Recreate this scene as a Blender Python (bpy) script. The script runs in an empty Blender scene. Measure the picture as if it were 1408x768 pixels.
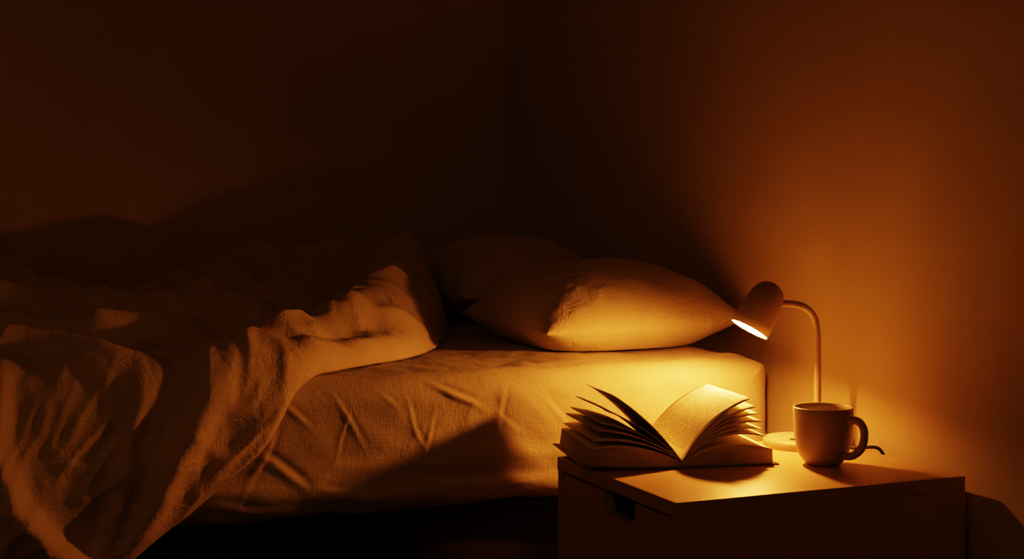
import bpy, bmesh, math, random
import numpy as np
from mathutils import Vector, Matrix, noise
random.seed(7); np.random.seed(7)
scene = bpy.context.scene
COL = scene.collection
CAMH = 0.907
# ---------------------------------------------------------------- helpers
def link(o, parent=None):
    COL.objects.link(o)
    if parent: o.parent = parent
    return o
def empty(name):
    o = bpy.data.objects.new(name, None); o.empty_display_size = .1
    return link(o)
def mesh_obj(name, verts, faces, mat=None, smooth=True, parent=None):
    me = bpy.data.meshes.new(name); me.from_pydata([tuple(map(float,v)) for v in verts], [], faces); me.update()
    if mat: me.materials.append(mat)
    if smooth:
        me.polygons.foreach_set('use_smooth', [True]*len(me.polygons))
    return link(bpy.data.objects.new(name, me), parent)
def box(name, lo, hi, mat, parent=None, bevel=0.0, seg=3):
    bm = bmesh.new(); bmesh.ops.create_cube(bm, size=1)
    for v in bm.verts:
        v.co = Vector([(lo[k]+hi[k])/2 + v.co[k]*(hi[k]-lo[k]) for k in range(3)])
    me = bpy.data.meshes.new(name); bm.to_mesh(me); bm.free(); me.materials.append(mat)
    o = link(bpy.data.objects.new(name, me), parent)
    if bevel:
        m = o.modifiers.new('bev','BEVEL'); m.width = bevel; m.segments = seg
        me.polygons.foreach_set('use_smooth',[True]*len(me.polygons))
        w=o.modifiers.new('wn','WEIGHTED_NORMAL')
    return o
def lathe(name, prof, mat, parent=None, seg=64, M=None):
    vs=[];fs=[];n=len(prof)
    for r,z in prof:
        for k in range(seg):
            a=2*math.pi*k/seg
            v=Vector((r*math.cos(a), r*math.sin(a), z))
            vs.append(M@v if M else v)
    for i in range(n-1):
        for k in range(seg):
            k2=(k+1)%seg
            fs.append((i*seg+k, i*seg+k2,(i+1)*seg+k2,(i+1)*seg+k))
    o=mesh_obj(name,vs,fs,mat,True,parent)
    bm=bmesh.new(); bm.from_mesh(o.data); bmesh.ops.remove_doubles(bm,verts=bm.verts,dist=1e-6)
    bmesh.ops.recalc_face_normals(bm,faces=bm.faces); bm.to_mesh(o.data); bm.free()
    return o
def tube(name, pts, r, mat, parent=None, cyclic=False, radii=None):
    cu=bpy.data.curves.new(name,'CURVE'); cu.dimensions='3D'; cu.bevel_depth=r; cu.bevel_resolution=6; cu.resolution_u=16
    cu.use_fill_caps=True
    sp=cu.splines.new('NURBS'); sp.points.add(len(pts)-1)
    for i,p in enumerate(pts):
        sp.points[i].co=(*p,1)
        if radii: sp.points[i].radius=radii[i]
    sp.use_endpoint_u=True; sp.order_u=4; sp.use_cyclic_u=cyclic
    o=bpy.data.objects.new(name,cu); cu.materials.append(mat)
    return link(o,parent)
# ---------------------------------------------------------------- materials
class MB:
    def __init__(s,name):
        s.m=bpy.data.materials.new(name); s.m.use_nodes=True; s.nt=s.m.node_tree
        s.b=s.nt.nodes['Principled BSDF']; s.tc=s.nt.nodes.new('ShaderNodeTexCoord')
    def n(s,t,**kw):
        x=s.nt.nodes.new(t)
        for k,v in kw.items():
            if k in x.inputs: x.inputs[k].default_value=v
            else: setattr(x,k,v)
        return x
    def l(s,a,b): s.nt.links.new(a,b)
    def map(s,scale=(1,1,1),rot=(0,0,0),coord='Object'):
        m=s.n('ShaderNodeMapping'); m.inputs['Scale'].default_value=scale; m.inputs['Rotation'].default_value=rot
        s.l(s.tc.outputs[coord],m.inputs['Vector']); return m.outputs[0]
    def noise(s,vec,scale,detail=4,rough=.5,dist=0):
        x=s.n('ShaderNodeTexNoise'); x.inputs['Scale'].default_value=scale; x.inputs['Detail'].default_value=detail; x.inputs['Roughness'].default_value=rough
        x.inputs['Distortion'].default_value=dist
        s.l(vec,x.inputs['Vector']); return x.outputs['Fac']
    def ramp(s,fac,stops):
        r=s.n('ShaderNodeValToRGB'); e=r.color_ramp.elements
        e[0].position,e[0].color=stops[0][0],(*stops[0][1],1); e[1].position,e[1].color=stops[-1][0],(*stops[-1][1],1)
        for p,c in stops[1:-1]:
            q=e.new(p); q.color=(*c,1)
        s.l(fac,r.inputs[0]); return r.outputs[0]
    def math(s,op,a,b=None,c=None):
        x=s.n('ShaderNodeMath',operation=op)
        for i,v in enumerate((a,b,c)):
            if v is None: continue
            if isinstance(v,(int,float)): x.inputs[i].default_value=v
            else: s.l(v,x.inputs[i])
        return x.outputs[0]
    def bump(s,h,strength=.3,dist=.001,prev=None):
        x=s.n('ShaderNodeBump'); x.inputs['Strength'].default_value=strength; x.inputs['Distance'].default_value=dist
        s.l(h,x.inputs['Height'])
        if prev: s.l(prev,x.inputs['Normal'])
        s.l(x.outputs[0],s.b.inputs['Normal']); return x.outputs[0]
def cloth_mat(name,c1,c2,wr=.5,weave=.6):
    k=MB(name); v=k.map()
    k.l(k.ramp(k.noise(v,9,5),[(.3,c1),(.7,c2)]),k.b.inputs['Base Color'])
    k.b.inputs['Roughness'].default_value=.95; k.b.inputs['Specular IOR Level'].default_value=.1
    k.b.inputs['Sheen Weight'].default_value=.1
    wx=k.noise(k.map((1,.10,.10)),640,3); wy=k.noise(k.map((.10,1,1)),640,3)
    w=k.math('ADD',wx,wy)
    n1=k.bump(w,weave,.0014)
    # creased wrinkles : ridged, stretched noise
    f=k.noise(k.map((1,.55,.8),(0,0,.5)),26,3,.55,.6)
    rg=k.math('ABSOLUTE',k.math('SUBTRACT',f,.5))
    f2=k.noise(k.map((.6,1,1),(0,.4,-.6)),40,3,.55,.4)
    rg2=k.math('ABSOLUTE',k.math('SUBTRACT',f2,.5))
    hh=k.math('ADD',k.math('MINIMUM',rg,.07),k.math('MULTIPLY',k.math('MINIMUM',rg2,.06),.6))
    n2=k.bump(hh,wr,.03,n1)
    return k.m
M_sheet=cloth_mat('linen_sheet',(.60,.53,.42),(.68,.60,.49),.11,.38)
M_duvet=cloth_mat('linen_duvet',(.58,.50,.40),(.68,.60,.48),.30,.40)
M_pillow=cloth_mat('linen_pillow',(.66,.58,.47),(.74,.66,.54),.30,.38)
def wall_mat(name,c):
    k=MB(name); v=k.map()
    k.l(k.ramp(k.noise(v,3,6),[(.3,tuple(x*.95 for x in c)),(.7,c)]),k.b.inputs['Base Color'])
    k.b.inputs['Roughness'].default_value=.85; k.b.inputs['Specular IOR Level'].default_value=.2
    k.bump(k.noise(v,220,6,.6),.25,.001); return k.m
M_wall=wall_mat('wall_paint',(.64,.56,.455)); M_ceil=wall_mat('ceiling_paint',(.66,.60,.5))
def wood_mat(name,c1,c2,rough=.45,axis=(1.2,14,14)):
    k=MB(name); v=k.map(axis); f=k.noise(v,7,8,.6)
    k.l(k.ramp(f,[(.3,c1),(.5,tuple((a+b)/2 for a,b in zip(c1,c2))),(.7,c2)]),k.b.inputs['Base Color'])
    k.b.inputs['Roughness'].default_value=rough
    k.bump(f,.15,.0008); return k.m
M_wood=wood_mat('oak_veneer',(.50,.36,.22),(.60,.45,.30),.4)
M_wood_side=wood_mat('oak_side',(.48,.34,.20),(.58,.43,.27),.5,(10,10,1.2))
M_floor=wood_mat('floor_boards',(.06,.03,.014),(.10,.055,.025),.5,(1,9,9))
M_dark=wood_mat('dark_bed_wood',(.02,.011,.006),(.035,.02,.01),.6)
def plain(name,c,rough=.5,metal=0,spec=.5):
    k=MB(name); f=k.noise(k.map(),60,3)
    k.l(k.ramp(f,[(.3,tuple(x*.94 for x in c)),(.7,c)]),k.b.inputs['Base Color'])
    k.b.inputs['Roughness'].default_value=rough; k.b.inputs['Metallic'].default_value=metal; k.b.inputs['Specular IOR Level'].default_value=spec
    return k.m
M_lamp=plain('lamp_enamel',(.44,.36,.28),.45); M_lamp_in=plain('lamp_inner',(.8,.75,.65),.5)
M_cord=plain('cord_rubber',(.02,.018,.015),.5)
M_cover=plain('book_cover',(.20,.12,.07),.6)
# mug
k=MB('stoneware_glaze'); v=k.map()
sp=k.ramp(k.noise(v,420,2,.5),[(.28,(.26,.20,.14)),(.36,(.44,.38,.30))])
k.l(sp,k.b.inputs['Base Color']); k.b.inputs['Roughness'].default_value=.38; k.bump(k.noise(v,40,3),.1,.001); M_mug=k.m
# paper with text
k=MB('printed_paper'); uv=k.n('ShaderNodeSeparateXYZ'); k.l(k.tc.outputs['UV'],uv.inputs[0]); U,V=uv.outputs[0],uv.outputs[1]
row=k.math('FLOOR',k.math('MULTIPLY',V,30)); fr=k.math('FRACT',k.math('MULTIPLY',V,30))
line=k.math('MULTIPLY',k.math('GREATER_THAN',fr,.3),k.math('LESS_THAN',fr,.75))
cx=k.n('ShaderNodeCombineXYZ'); k.l(k.math('MULTIPLY',U,55),cx.inputs[0]); k.l(k.math('MULTIPLY',row,7.3),cx.inputs[1])
wd=k.math('GREATER_THAN',k.noise(cx.outputs[0],1,2,.7),.42)
mg=k.math('MULTIPLY',k.math('MULTIPLY',k.math('GREATER_THAN',U,.12),k.math('LESS_THAN',U,.88)),k.math('MULTIPLY',k.math('GREATER_THAN',V,.09),k.math('LESS_THAN',V,.92)))
ink=k.math('MULTIPLY',k.math('MULTIPLY',line,wd),mg)
mx=k.n('ShaderNodeMix',data_type='RGBA'); k.l(k.math('MULTIPLY',ink,.8),mx.inputs['Factor'])
mx.inputs['A'].default_value=(.86,.81,.70,1); mx.inputs['B'].default_value=(.12,.09,.06,1)
k.l(mx.outputs['Result'],k.b.inputs['Base Color']); k.b.inputs['Roughness'].default_value=.8; k.b.inputs['Specular IOR Level'].default_value=.2; M_paper=k.m
k=MB('page_edges'); f=k.noise(k.map((3,70,1),coord='UV'),1,3)
k.l(k.ramp(f,[(.35,(.30,.23,.15)),(.6,(.66,.58,.44))]),k.b.inputs['Base Color']); k.b.inputs['Roughness'].default_value=.9; k.bump(f,.5,.001); M_edge=k.m
# bulb
LC=(1,.325,.06,1)
k=MB('warm_bulb'); k.b.inputs['Base Color'].default_value=(1,.8,.5,1)
BULB=1400
k.b.inputs['Emission Color'].default_value=LC; k.b.inputs['Emission Strength'].default_value=BULB; M_bulb=k.m
k=MB('fill_globe_glow'); k.b.inputs['Base Color'].default_value=(.9,.8,.6,1)  # glow of the added, unseen fill pendant
k.b.inputs['Emission Color'].default_value=(1,.48,.10,1); k.b.inputs['Emission Strength'].default_value=14; M_fill_globe=k.m

# ---------------------------------------------------------------- room
XW=1.46; YB=3.5; XL=-2.4; YF=-1.2; HC=2.55
box('floor',(XL,YF,-.05),(XW,YB,0),M_floor)
box('ceiling',(XL,YF,HC),(XW,YB,HC+.05),M_ceil)
box('wall_right',(XW,YF-.1,-.05),(XW+.1,YB+.1,HC+.05),M_wall)
box('wall_back',(XL-.1,YB,-.05),(XW,YB+.1,HC+.05),M_wall)
box('wall_left',(XL-.1,YF-.1,-.05),(XL,YB,HC+.05),M_wall)
box('wall_front',(XL,YF-.1,-.05),(XW,YF,HC+.05),M_wall)
# added pendant, out of view: dim fill light for the dark areas
fill_pend=empty('fill_pendant')
PT=Matrix.Translation((-1.0,-.1,0))
lathe('fill_globe',[(max(.00001,.11*math.cos(math.radians(a))),2.12+.11*math.sin(math.radians(a))) for a in range(-90,91,10)],M_fill_globe,fill_pend,40,PT)
lathe('fill_cap',[(.00001,2.26),(.022,2.26),(.028,2.22),(.03,2.215),(.00001,2.215)],M_cord,fill_pend,24,PT)
lathe('fill_cable',[(.003,2.25),(.003,2.54)],M_cord,fill_pend,10,PT)
lathe('fill_ceiling_rose',[(.00001,2.52),(.045,2.52),(.05,2.55),(.00001,2.55)],M_lamp_in,fill_pend,24,PT)

# ---------------------------------------------------------------- bed
bed=empty('bed')
MX0,MX1,MY0,MY1,MZ0,MZ1=-.62,1.445,2.2,3.47,.405,.622
def sstep(x): x=np.clip(x,0,1); return x*x*(3-2*x)
def fbm(x,y,z,o=4):
    return noise.fractal(Vector((x,y,z)),1.0,2.0,o)
creases=[ # side creases in (x,z): p0,p1,width,depth
 ((.785,.612),(.873,.566),.0045,.0052),((.63,.605),(.69,.51),.0035,.0018),
 ((.66,.57),(.64,.50),.0035,.0014),((.75,.59),(.785,.50),.0035,.0016),((.52,.52),(.59,.455),.006,.0038),
 ((.92,.60),(.905,.50),.005,.0012),((.90,.56),(.955,.53),.004,.0010),
 ((.99,.59),(1.04,.52),.005,.0012),((.55,.56),(.50,.45),.005,.002),
 ((.60,.46),(.72,.445),.006,.0028),((.72,.47),(.90,.455),.007,.0028),((.45,.45),(.58,.43),.006,.003),
 ((.80,.565),(.775,.47),.0035,.0016),((.56,.605),(.60,.55),.004,.0022),((.70,.60),(.735,.575),.0035,.0016)]
def crease(x,z):
    d=0
    for (a,b),(c,e),w,dep in creases:
        vx,vz=c-a,e-b; L2=vx*vx+vz*vz; t=max(0,min(1,((x-a)*vx+(z-b)*vz)/L2))
        dx=x-a-t*vx; dz=z-b-t*vz; q=dx*dx+dz*dz
        if q>(w*5)**2: continue
        s=math.sin(math.pi*min(1,max(0,t*.9+.05)))
        sd=(dx*vz-dz*vx)/math.sqrt(L2)
        d+= -dep*.5*s*math.exp(-q/(w*w)) + dep*.9*s*math.exp(-((sd-w*1.7)**2)/(w*w*1.3))*math.exp(-q/(w*w*20))
    return d
def build_mattress():
    R=.045; prof=[]
    def seg(p,q,n):
        for i in range(n): prof.append((p[0]+(q[0]-p[0])*i/n,p[1]+(q[1]-p[1])*i/n,0))
    def arc(c,a0,a1,n,R=R):
        for i in range(n):
            a=math.radians(a0+(a1-a0)*i/n); prof.append((c[0]+R*math.cos(a),c[1]+R*math.sin(a),0))
    seg((MY1-R,MZ0),(MY0+R,MZ0),14)
    arc((MY0+R,MZ0+R),270,180,12)
    seg((MY0,MZ0+R),(MY0,MZ1-R),50)
    arc((MY0+R,MZ1-R),180,90,20)
    seg((MY0+R,MZ1),(MY1-R,MZ1),110)
    arc((MY1-R,MZ1-R),90,0,6)
    seg((MY1,MZ1-R),(MY1,MZ0+R),6)
    arc((MY1-R,MZ0+R),0,-90,6)
    n=len(prof); NX=640; vs=[];fs=[]
    Re=.075
    for i in range(NX+1):
        x=MX0+(MX1-MX0)*i/NX
        e=min(x-MX0,MX1-x); sh=0
        if e<Re: sh=Re-math.sqrt(max(0,Re*Re-(Re-e)**2))
        for (y,z,_) in prof:
            yy=y; zz=z
            yy=max(min(yy,MY1-sh),MY0+sh) if sh else yy
            zz=max(min(zz,MZ1-sh*.9),MZ0+sh*.6) if sh else zz
            near = sstep(np.array((MY0+.05-y)/.05)) if y<MY0+.05 else 0
            if y<MY0+.05:
                s=float(near)
                wx=.012*noise.noise(Vector((x*11,z*11,40.))); wz=.012*noise.noise(Vector((x*11,z*11,50.)))
                d=crease(x+wx,z+wz)
                d+=.0035*fbm(x*5,z*10,3.1,2)
                low=max(0,min(1,(.52-z)/.08))
                d+=.0065*low*(noise.noise(Vector((x*5+z*10,z*36,8.))) )
                d+=.0014*noise.noise(Vector((x*18+z*18,z*14,1.)))
                msk=max(0,noise.noise(Vector((x*4,z*5,30.)))*2)
                d+=.0014*msk*max(0,1-3.2*abs(noise.noise(Vector((x*16-z*12,z*9,5.)))))
                yy-=d*s*1.25
                zz+=.0035*fbm(x*9,y*9,5.)*(1-s)
                if z<MZ0+.03: zz+=.006*noise.noise(Vector((x*9,0,2.)))
            elif z>MZ1-.02:
                zz+=.0045*fbm(x*7,y*7,5.)+.004*abs(noise.noise(Vector((x*16+y*6,y*20,1.))))*max(0,1-abs(y-2.3)/.3)
            vs.append((x,yy,zz))
    for i in range(NX):
        for j in range(n):
            j2=(j+1)%n
            fs.append((i*n+j,(i+1)*n+j,(i+1)*n+j2,i*n+j2))
    fs.append(tuple(range(n))[::1]); fs.append(tuple(NX*n+j for j in range(n))[::-1])
    o=mesh_obj('mattress',vs,fs,M_sheet,True,bed)
    bm=bmesh.new(); bm.from_mesh(o.data); bmesh.ops.recalc_face_normals(bm,faces=bm.faces); bm.to_mesh(o.data); bm.free()
build_mattress()
box('side_rail_near',(MX0+.02,2.27,.25),(MX1-.02,2.30,.395),M_dark,bed,.004)
box('side_rail_far',(MX0+.02,3.40,.25),(MX1-.02,3.43,.395),M_dark,bed,.004)
box('foot_rail',(MX0+.02,2.302,.25),(MX0+.05,3.398,.395),M_dark,bed,.004)
box('head_rail',(MX1-.05,2.302,.25),(MX1-.02,3.398,.395),M_dark,bed,.004)
box('slat_base',(MX0+.05,2.302,.36),(MX1-.05,3.398,.40),M_dark,bed)
for i,(x,y) in enumerate([(MX0+.03,2.28),(MX0+.03,3.36),(MX1-.09,2.28),(MX1-.09,3.36)]):
    box('leg_%d'%(i+1),(x,y,0),(x+.06,y+.06,.26),M_dark,bed,.005)

# ---------------------------------------------------------------- duvet
def gl(X,Y,pts,w,hs,sharp=2.0):
    """ridge along a polyline, max of segments"""
    out=np.zeros_like(X)
    for k in range(len(pts)-1):
        p,q=pts[k],pts[k+1]; vx,vy=q[0]-p[0],q[1]-p[1]; L2=vx*vx+vy*vy
        t=np.clip(((X-p[0])*vx+(Y-p[1])*vy)/L2,0,1)
        d=np.sqrt((X-p[0]-t*vx)**2+(Y-p[1]-t*vy)**2)
        h=hs[k]+(hs[k+1]-hs[k])*t
        out=np.maximum(out,h*np.exp(-(d/w)**sharp))
    return out
def nz(fn,A,B):
    out=np.empty_like(A)
    for j in range(A.shape[0]):
        for i in range(A.shape[1]): out[j,i]=fn(A[j,i],B[j,i])
    return out
def smax(a,b,k=.012):
    h=np.clip(.5+.5*(a-b)/k,0,1); return b+(a-b)*h+k*h*(1-h)
def smooth(P,n):
    for _ in range(n):
        Q=P.copy()
        Q[1:-1,1:-1]=.5*P[1:-1,1:-1]+.125*(P[:-2,1:-1]+P[2:,1:-1]+P[1:-1,:-2]+P[1:-1,2:])
        P=Q
    return P
def build_duvet():
    Na,Nb=380,330
    R=.055; y0=3.45; base=.030
    Ltop=y0-(MY0+R); Larc=R*math.pi/2; be=Ltop+Larc
    BT=be+.36
    bs=np.concatenate([np.linspace(0,Ltop,185,endpoint=False),np.linspace(Ltop,be,30,endpoint=False),np.linspace(be,BT,Nb-215)])
    am=np.interp(bs,[0,.45,.60,.70,.78,.97,1.06,1.17,be-.03,be+.04,be+.12,be+.20,be+.26,BT],[1.06,1.07,1.06,1.02,.99,.89,.81,.66,.575,.52,.43,.31,.20,.02])
    ker=np.hanning(19); ker/=ker.sum(); am=np.convolve(np.pad(am,9,mode='edge'),ker,'valid')
    for j,b in enumerate(bs): am[j]+=.008*noise.noise(Vector((b*14,0,3.)))+.012*noise.noise(Vector((b*6,0,7.)))
    a0=-.60
    T=np.linspace(0,1,Na)**.75
    A=a0+(am[:,None]-a0)*T[None,:]; B=np.repeat(bs[:,None],Na,1)
    E=np.maximum(am[:,None]-A,0)                     # distance to leading edge
    ang=np.clip((B-Ltop)/R,0,math.pi/2)
    drop=np.maximum(B-be,0)
    Y=np.where(B<Ltop,y0-B,MY0+R-R*np.sin(ang)); Z=np.where(B<Ltop,MZ1,MZ1-R+R*np.cos(ang))-drop
    NY_=-np.sin(ang); NZ_=np.cos(ang)
    side=sstep((B-Ltop+.02)/(Larc+.03)); top=1-side
    Yw=y0-B
    H=np.zeros_like(A)
    big=[([(1.00,3.40),(1.005,2.98),(.90,2.75),(.79,2.56)],.080,(.13,.158,.100,.074)),
         ([(.79,2.56),(.66,2.42),(.54,2.32),(.46,2.22)],.055,(.074,.052,.040,.030)),
         ([(.50,3.15),(.76,3.34),(.98,3.38)],.080,(.06,.140,.14)),
         ([(-.3,3.2),(.05,3.38),(.26,3.36)],.09,(.12,.165,.12)),
         ([(.24,3.32),(.34,3.10),(.40,2.88)],.055,(.09,.075,.05)),
         ([(.36,3.02),(.60,2.98),(.78,3.02)],.055,(.04,.080,.065)),
         ([(-.2,2.80),(.16,2.86),(.40,2.74),(.62,2.76)],.060,(.06,.085,.070,.055)),
         ([(-.1,2.5),(.16,2.52),(.30,2.42),(.44,2.45)],.045,(.05,.070,.058,.045)),
         ([(.08,2.34),(.24,2.28),(.36,2.20)],.040,(.045,.050,.030)),
         ([(.64,2.62),(.52,2.60),(.42,2.52)],.035,(.040,.045,.035))]
    for p,w,h in big: H=smax(H,gl(A,Yw,p,w,h,2.2))
    n1=nz(lambda a,b: noise.noise(Vector((a*8+b*5,b*9-a*3,1.7))),A,B)
    n2=nz(lambda a,b: 1-2*abs(noise.noise(Vector((a*10-b*7,b*12+a*6,6.1)))),A,B)
    topd=H+.014*n1+.014*np.clip(n2,0,1)**3
    wr=nz(lambda e,b: 1-2*abs(noise.noise(Vector((b*17+e*6,e*5,11.)))),E,B)
    topd+= .011*(np.clip(wr,0,1)**2)*np.exp(-((E-.05)/.07)**2)
    # ---- side folds in (x, z), converging on the hanging corner
    zz=MZ1-(B-Ltop-Larc*.5)
    warp=nz(lambda a,z: noise.noise(Vector((a*5,z*5,12.))),A,zz)
    warp2=nz(lambda a,z: noise.noise(Vector((a*5,z*5,22.))),A,zz)
    Aw=A+.016*warp; Zw=zz+.016*warp2
    sd=np.zeros_like(A)
    for r in ( ([(.56,.70),(.53,.61),(.475,.535),(.405,.465),(.295,.405),(.25,.36)],.020,(.004,.010,.014,.018,.022,.02)),
               ([(.475,.73),(.465,.66),(.415,.58),(.370,.50),(.335,.43),(.28,.38)],.026,(.014,.030,.038,.040,.036,.02)),
               ([(.36,.70),(.345,.62),(.315,.55),(.30,.46),(.27,.39)],.020,(.008,.012,.018,.020,.02)),
               ([(.20,.70),(.145,.64),(.130,.56),(.150,.48),(.200,.42),(.258,.375),(.29,.33)],.021,(.02,.032,.040,.042,.045,.045,.04)),
               ([(.33,.66),(.27,.635),(.20,.65)],.026,(.014,.022,.020)),
               ([(.03,.68),(.02,.5),(.08,.36),(.14,.28)],.035,(.02,.04,.04,.04)),
               ([(-.12,.68),(-.13,.5),(-.10,.3)],.040,(.02,.05,.05)),
               ([(-.30,.68),(-.27,.5),(-.31,.3)],.040,(.02,.045,.05)),
               ([(-.46,.68),(-.44,.5),(-.47,.3)],.040,(.02,.045,.05))):
        sd=smax(sd,gl(Aw,Zw,*r),.012)
    sm=nz(lambda a,z: noise.noise(Vector((a*16-z*11,z*9+a*7,2.))),A,zz)
    sm2=nz(lambda a,z: 1-2.4*abs(noise.noise(Vector((a*22-z*15,z*10+a*6,9.)))),A,zz)
    flare=.17*np.clip(E-.03,0,.45)*np.clip(.35+drop/.20,0,1)
    sided=sd+.008*sm+.006*np.clip(sm2,0,1)**2+flare
    D=topd*top+sided*side
    D=smooth(D,5)
    # crisp small wrinkles
    def ridg(k1,k2,seed,aa,bb):
        return nz(lambda a,b: max(0,1-k1*abs(noise.noise(Vector((a*k2*aa+b*k2*.5+.5*noise.noise(Vector((a*9,b*9,seed))),b*k2*bb-a*k2*.35,seed))))),A,B)
    f1=ridg(3.2,20,3.,1.,.5); f2=ridg(3.2,25,13.,.45,1.); msk=np.clip(nz(lambda a,b:.5+.9*noise.noise(Vector((a*5,b*5,77.))),A,B),0,1)
    n3=nz(lambda a,b: noise.fractal(Vector((a*22,b*22,3.3)),1.,2.,2),A,B)
    D+=.0030*f1*msk+.0022*f2*(1-msk)+.0014*n3
    wE=.052*top+.018*side
    f=np.sqrt(np.clip(1-(1-np.clip(E/wE,0,1))**2,0,1))
    D=(base*(top+.35*side)+D)*f+.004
    X=A+0
    X+= .012*top*np.sin(np.clip(E/wE,0,1)*math.pi)*np.clip(H/.10,0,1)
    P=np.stack([X,np.minimum(Y+NY_*D,YB-.02),Z+NZ_*D],-1)
    P=smooth(P,1)
    vs=P.reshape(-1,3)
    fs=[(j*Na+i,j*Na+i+1,(j+1)*Na+i+1,(j+1)*Na+i) for j in range(Nb-1) for i in range(Na-1)]
    o=mesh_obj('duvet',vs.tolist(),fs,M_duvet)
    bm=bmesh.new(); bm.from_mesh(o.data); bm.normal_update()
    if sum(f.normal.z for f in bm.faces)<0: bmesh.ops.reverse_faces(bm,faces=bm.faces)
    bm.to_mesh(o.data); bm.free()
    m=o.modifiers.new('thick','SOLIDIFY'); m.thickness=.006; m.offset=-1
    m=o.modifiers.new('sub','SUBSURF'); m.levels=1; m.render_levels=1
build_duvet()

# ---------------------------------------------------------------- pillows
def build_pillow(name,center,size,thick,tilt,yaw,seed,roll=0):
    N=170; a,b=size[0]/2,size[1]/2; T=thick/2
    top=[];bot=[]
    for j in range(N+1):
        for i in range(N+1):
            s=-1+2*i/N; t=-1+2*j/N
            s=math.sin(s*math.pi/2)*.6+s*.4; t=math.sin(t*math.pi/2)*.6+t*.4
            x=a*s*(1-.04*(1-t*t)); y=b*t*(1-.03*(1-s*s))
            h=(max(0,(1-abs(s)**2.8)*(1-abs(t)**2.8)))**.6
            m=min(1,h*1.5)
            wr=.003*noise.noise(Vector((x*7+seed,y*6,seed)))*m+.0014*noise.noise(Vector((x*30+seed,y*22,3)))*m
            ww=max(0,1-3*abs(noise.noise(Vector((x*20+y*6+seed,y*11,seed)))))
            wr+=.0022*ww*m
            w3=max(0,1-3*abs(noise.noise(Vector((x*10+y*11,y*6-x*7,seed+2)))))
            wr+=.0020*w3*m
            w4=max(0,1-3*abs(noise.noise(Vector((x*34-y*12,y*20+x*10,seed+8)))))
            wr+=.0012*w4*m
            wr+=.0040*(1-h)*min(1,h*3)*noise.noise(Vector((x*40,y*40,seed+5)))
            top.append((x,y,T*1.2*h+wr)); bot.append((x,y,-T*.8*h-wr*.4))
    n=N+1; vs=top+bot; fs=[]
    for j in range(N):
        for i in range(N):
            q=(j*n+i,j*n+i+1,(j+1)*n+i+1,(j+1)*n+i); fs.append(q); fs.append(tuple(k+n*n for k in q[::-1]))
    o=mesh_obj(name,vs,fs,M_pillow)
    bm=bmesh.new(); bm.from_mesh(o.data); bmesh.ops.remove_doubles(bm,verts=bm.verts,dist=1e-5)
    R=Matrix.Rotation(yaw,4,'Z')@Matrix.Rotation(roll,4,'X')@Matrix.Rotation(-tilt,4,'Y')
    for v in bm.verts:
        v.co=R@v.co+Vector(center)
        lim=MZ1+.006
        if v.co.z<lim: v.co.z=lim-(lim-v.co.z)*.02
        if v.co.x>XW-.012: v.co.x=XW-.012+(v.co.x-XW+.012)*.02
        if v.co.y>YB-.02: v.co.y=YB-.02
    bm.to_mesh(o.data); bm.free()
    return o
build_pillow('pillow',(1.254,2.55,.675),(.395,.48,),.176,math.radians(2.5),math.radians(-3),3.3)
build_pillow('pillow',(1.280,3.12,.708),(.34,.54),.17,math.radians(6),math.radians(-2),9.1)

# ---------------------------------------------------------------- nightstand
ns=empty('nightstand')
NX0,NX1,NY0,NY1=.957,1.436,1.71,2.085
box('top_board',(NX0,NY0,.480),(NX1,NY1,.5),M_wood,ns,.0012,2)
box('side_panel_near',(NX0+.001,NY0+.001,.03),(NX1,NY0+.017,.480),M_wood_side,ns,.0006,2)
box('side_panel_far',(NX0+.001,NY1-.017,.03),(NX1,NY1-.001,.480),M_wood_side,ns,.0006,2)
box('back_panel',(NX1-.012,NY0+.017,.03),(NX1,NY1-.017,.480),M_wood_side,ns)
box('bottom_panel',(NX0+.022,NY0+.017,.03),(NX1-.012,NY1-.017,.05),M_wood_side,ns)
box('middle_shelf',(NX0+.022,NY0+.017,.262),(NX1-.012,NY1-.017,.274),M_wood_side,ns)
box('drawer_interior',(NX0+.03,NY0+.03,.28),(NX1-.03,NY1-.03,.43),M_dark,ns)
def drawer(name,z0,z1):
    y0,y1=NY0+.019,NY1-.019; yc=1.878; hw=.05; dp=.032; r=.018
    pts=[(y0,z0),(y1,z0),(y1,z1),(yc+hw,z1)]
    for i in range(9):
        a=math.radians(-90*i/8); pts.append((yc+hw-r+r*math.cos(a),z1-dp+r+r*math.sin(a)))
    for i in range(9):
        a=math.radians(-90-90*i/8); pts.append((yc-hw+r+r*math.cos(a),z1-dp+r+r*math.sin(a)))
    pts+=[(yc-hw,z1),(y0,z1)]
    bm=bmesh.new(); f=bm.faces.new([bm.verts.new((NX0+.002,y,z)) for y,z in pts])
    g=bmesh.ops.extrude_face_region(bm,geom=[f])
    for v in [e for e in g['geom'] if isinstance(e,bmesh.types.BMVert)]: v.co.x+=.018
    bmesh.ops.recalc_face_normals(bm,faces=bm.faces)
    me=bpy.data.meshes.new(name); bm.to_mesh(me); bm.free(); me.materials.append(M_wood_side)
    link(bpy.data.objects.new(name,me),ns)
drawer('drawer_upper',.27,.476); drawer('drawer_lower',.045,.266)
for i,(x,y) in enumerate([(NX0+.04,NY0+.02),(NX0+.04,NY1-.05),(NX1-.06,NY0+.02),(NX1-.06,NY1-.05)]):
    box('foot_%d'%(i+1),(x,y,0),(x+.03,y+.03,.03),M_dark,ns)

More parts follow.
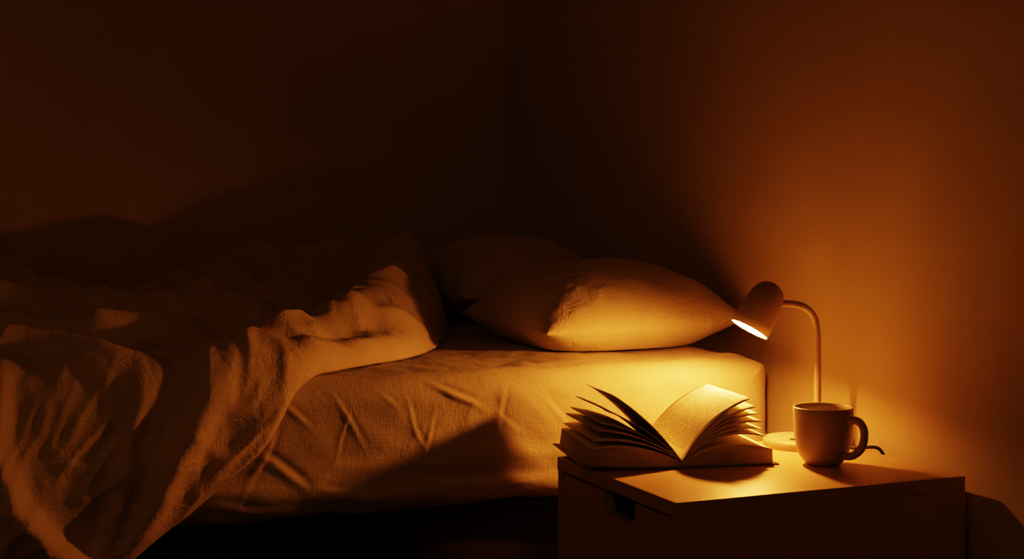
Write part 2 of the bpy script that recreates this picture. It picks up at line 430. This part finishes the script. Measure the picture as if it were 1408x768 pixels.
# ---------------------------------------------------------------- lamp
lamp=empty('desk_lamp')
O=Vector((1.274,2.034,.691)); d=Vector((-.50,.08,-.86)).normalized()
zax=-d; yax=Vector((0,1,0)); xax=yax.cross(zax).normalized(); yax=zax.cross(xax).normalized()
M=Matrix((( xax.x,yax.x,zax.x,O.x),(xax.y,yax.y,zax.y,O.y),(xax.z,yax.z,zax.z,O.z),(0,0,0,1)))
outer=[(.0325,0),(.0322,.015),(.0312,.032),(.0295,.048),(.0275,.060),(.0245,.070),(.019,.078),(.011,.083),(.004,.0848),(.00001,.085)]
inner=[(.00001,.0825),(.010,.0805),(.018,.0755),(.023,.068),(.026,.059),(.028,.047),(.0297,.032),(.0307,.015),(.0310,0),(.0325,0)]
lathe('shade',inner[:-1]+outer,M_lamp,lamp,72,M)
lathe('shade_lining',[(r-.0006,z-.0005 if z>.01 else z+.0012) for r,z in [(.0008,.0825)]+inner[1:-1]],M_lamp_in,lamp,72,M)
bp=[]
for i in range(17):
    a=math.radians(-90+180*i/16); bp.append((max(.00001,.0135*math.cos(a)),.0104+.0135*math.sin(a)))
lathe('bulb',bp,M_bulb,lamp,40,M)
lathe('socket',[(.00001,.075),(.012,.075),(.012,.030),(.008,.0243),(.00001,.0243)],M_lamp_in,lamp,32,M)
tube('arm',[(1.304,2.029,.729),(1.322,2.027,.731),(1.345,2.024,.732),(1.372,2.02,.727),(1.391,2.02,.708),(1.395,2.02,.68),(1.395,2.02,.64),(1.395,2.02,.58),(1.395,2.02,.54),(1.395,2.02,.512)],.0056,M_lamp,lamp)
lathe('base',[(.00001,.5),(.0605,.5),(.0615,.502),(.0615,.510),(.059,.5135),(.054,.5145),(.00001,.515)],M_lamp,lamp,80,Matrix.Translation((1.363,2.02,0)))
lathe('switch_button',[(.00001,.5145),(.006,.5145),(.006,.5165),(.00001,.5175)],M_cord,lamp,24,Matrix.Translation((1.335,2.0,0)))
tube('power_cord',[(1.405,1.975,.505),(1.415,1.955,.503),(1.428,1.935,.506),(1.441,1.925,.509),(1.4475,1.915,.50),(1.448,1.91,.47),(1.448,1.91,.3),(1.448,1.91,.05)],.0028,M_cord,lamp)

# ---------------------------------------------------------------- mug
mug=empty('coffee_mug')
Mm=Matrix.Translation((1.300,1.868,.5))
mo=[(.00001,.001),(.022,.0),(.0245,.001),(.030,.006),(.036,.014),(.0405,.026),(.0430,.042),(.0445,.062),(.0452,.080),(.0452,.0865),(.0443,.0878),(.0430,.0870),(.0422,.080),(.0415,.062),(.0400,.042),(.0370,.026),(.031,.013),(.022,.008),(.00001,.007)]
lathe('body',mo,M_mug,mug,80,Mm)
ha=math.radians(-68)
hp=[]
for r,z in [(.0415,.068),(.050,.073),(.062,.073),(.071,.063),(.072,.047),(.067,.031),(.055,.020),(.043,.016),(.034,.018)]:
    hp.append((1.300+r*math.cos(ha),1.868+r*math.sin(ha),.5+z))
tube('handle',hp,.006,M_mug,mug)

# ---------------------------------------------------------------- book
book=empty('open_book')
ang=math.radians(-12); S=Vector((1.088,1.922,.5))
BM=Matrix.Translation(S)@Matrix.Rotation(ang,4,'Z')
BL=.203; PW=.144
def slab(name,lo,hi,mat,side_mat,L=BL,yo=0,wob=0,NY=12):
    """closed sheet between lower and upper 2-D curves (x,z), extruded along the spine"""
    n=len(hi); bm=bmesh.new(); uvl=bm.loops.layers.uv.new('uv')
    arc=[0]
    for i in range(1,n): arc.append(arc[-1]+math.hypot(hi[i][0]-hi[i-1][0],hi[i][1]-hi[i-1][1]))
    G=[]
    for c in (lo,hi):
        g=[]
        for j in range(NY+1):
            r=[]
            for i in range(n):
                f=arc[i]/arc[-1]; w=wob*f*f*math.sin(j/NY*4+1)
                r.append(bm.verts.new(BM@Vector((c[i][0],yo+L*j/NY,max(.0004,c[i][1]+w)))))
            g.append(r)
        G.append(g)
    F=lambda i:arc[i]/arc[-1]
    def face(vs,uvs,mi):
        f=bm.faces.new(vs); f.smooth=(mi==0); f.material_index=mi
        for lp,u in zip(f.loops,uvs): lp[uvl].uv=u
    for s in (0,1):
        for j in range(NY):
            for i in range(n-1):
                q=[(j,i),(j,i+1),(j+1,i+1),(j+1,i)]
                if s==0: q=q[::-1]
                face([G[s][a][b] for a,b in q],[(F(b),a/NY) for a,b in q],0)
    for j in (0,NY):
        for i in range(n-1):
            face([G[0][j][i],G[1][j][i],G[1][j][i+1],G[0][j][i+1]],[(F(i),0),(F(i),1),(F(i+1),1),(F(i+1),0)],1)
    for i in (0,n-1):
        for j in range(NY):
            face([G[0][j][i],G[0][j+1][i],G[1][j+1][i],G[1][j][i]],[(j/NY,0),((j+1)/NY,0),((j+1)/NY,1),(j/NY,1)],1)
    bmesh.ops.recalc_face_normals(bm,faces=bm.faces)
    me=bpy.data.meshes.new(name); bm.to_mesh(me); bm.free(); me.materials.append(mat); me.materials.append(side_mat)
    return link(bpy.data.objects.new(name,me),book)
def curve(sx,x0,z0,a0,a1,L,n=18,p=1.0):
    pts=[(x0,z0)]; x,z=x0,z0
    for i in range(n):
        t=(i+.5)/n; a=math.radians(a0+(a1-a0)*t**p); x+=sx*math.cos(a)*L/n; z+=math.sin(a)*L/n; pts.append((x,z))
    return pts
def off(pts,t):
    out=[]
    n=len(pts)
    for i in range(n):
        a=pts[max(0,i-1)]; b=pts[min(n-1,i+1)]; dx,dz=b[0]-a[0],b[1]-a[1]; l=math.hypot(dx,dz)
        s=1 if dx>=0 else -1
        out.append((pts[i][0]-s*dz/l*t,pts[i][1]+s*dx/l*t))
    return out
cr=[(.151*i/8,.0006+.0) for i in range(9)]
slab('cover_right',cr,off(cr,.0018),M_cover,M_cover,BL+.006,-.003)
cl=[(-.153*i/8,.0006+.006*(i/8)**2) for i in range(9)]
slab('cover_left',cl,off(cl,.0018),M_cover,M_cover,BL+.006,-.003)
# page blocks
lo=curve(1,.0,.0028,0,0,PW-.002); hi=curve(1,.0,.008,30,-17,PW+.002); 
slab('page_block_right',lo,[(x,max(z,.0028+.006)) if x>.01 else (x,z) for x,z in hi],M_paper,M_edge,wob=0)
lo=curve(-1,0,.0028,0,4,PW-.002); hi=curve(-1,.0,.008,28,-8,PW-.001)
slab('page_block_left',lo,hi,M_paper,M_edge,wob=0)
def leaf(name,c,t,wob):
    slab(name,c,off(c,t),M_paper,M_edge,BL-.001*random.random(),.0005,wob)
for i,(a0,a1,t) in enumerate([(50,-16,.0012),(55,-11,.0006),(58,-4,.0016),(61,3,.0006),(63,10,.0010),(66,19,.0007)]):
    leaf('fan_right_%d'%i,curve(1,0,.008,a0,a1,PW-.004*random.random(),p=.85),t,.0015)
for i,(a0,a1,t) in enumerate([(36,-6,.0014),(41,2,.0014),(45,8,.0006),(50,19,.0006),(57,33,.0005)]):
    leaf('fan_left_%d'%i,curve(-1,0,.008,a0,a1,PW-.004*random.random(),p=.9),t,.002)

# ---------------------------------------------------------------- world & camera
w=bpy.data.worlds.new('night'); scene.world=w; w.use_nodes=True
w.node_tree.nodes['Background'].inputs[0].default_value=(.02,.01,.003,1); w.node_tree.nodes['Background'].inputs[1].default_value=.1
cam=bpy.data.cameras.new('camera'); co=bpy.data.objects.new('camera',cam); COL.objects.link(co)
co.location=(0,0,CAMH); co.rotation_euler=(math.radians(90),0,math.radians(-22.9))
cam.sensor_width=36; cam.lens=51.75; cam.shift_y=-116/1408; cam.clip_start=.02
scene.camera=co
scene.view_settings.view_transform='Filmic'
scene.view_settings.look='High Contrast'
scene.view_settings.exposure=0
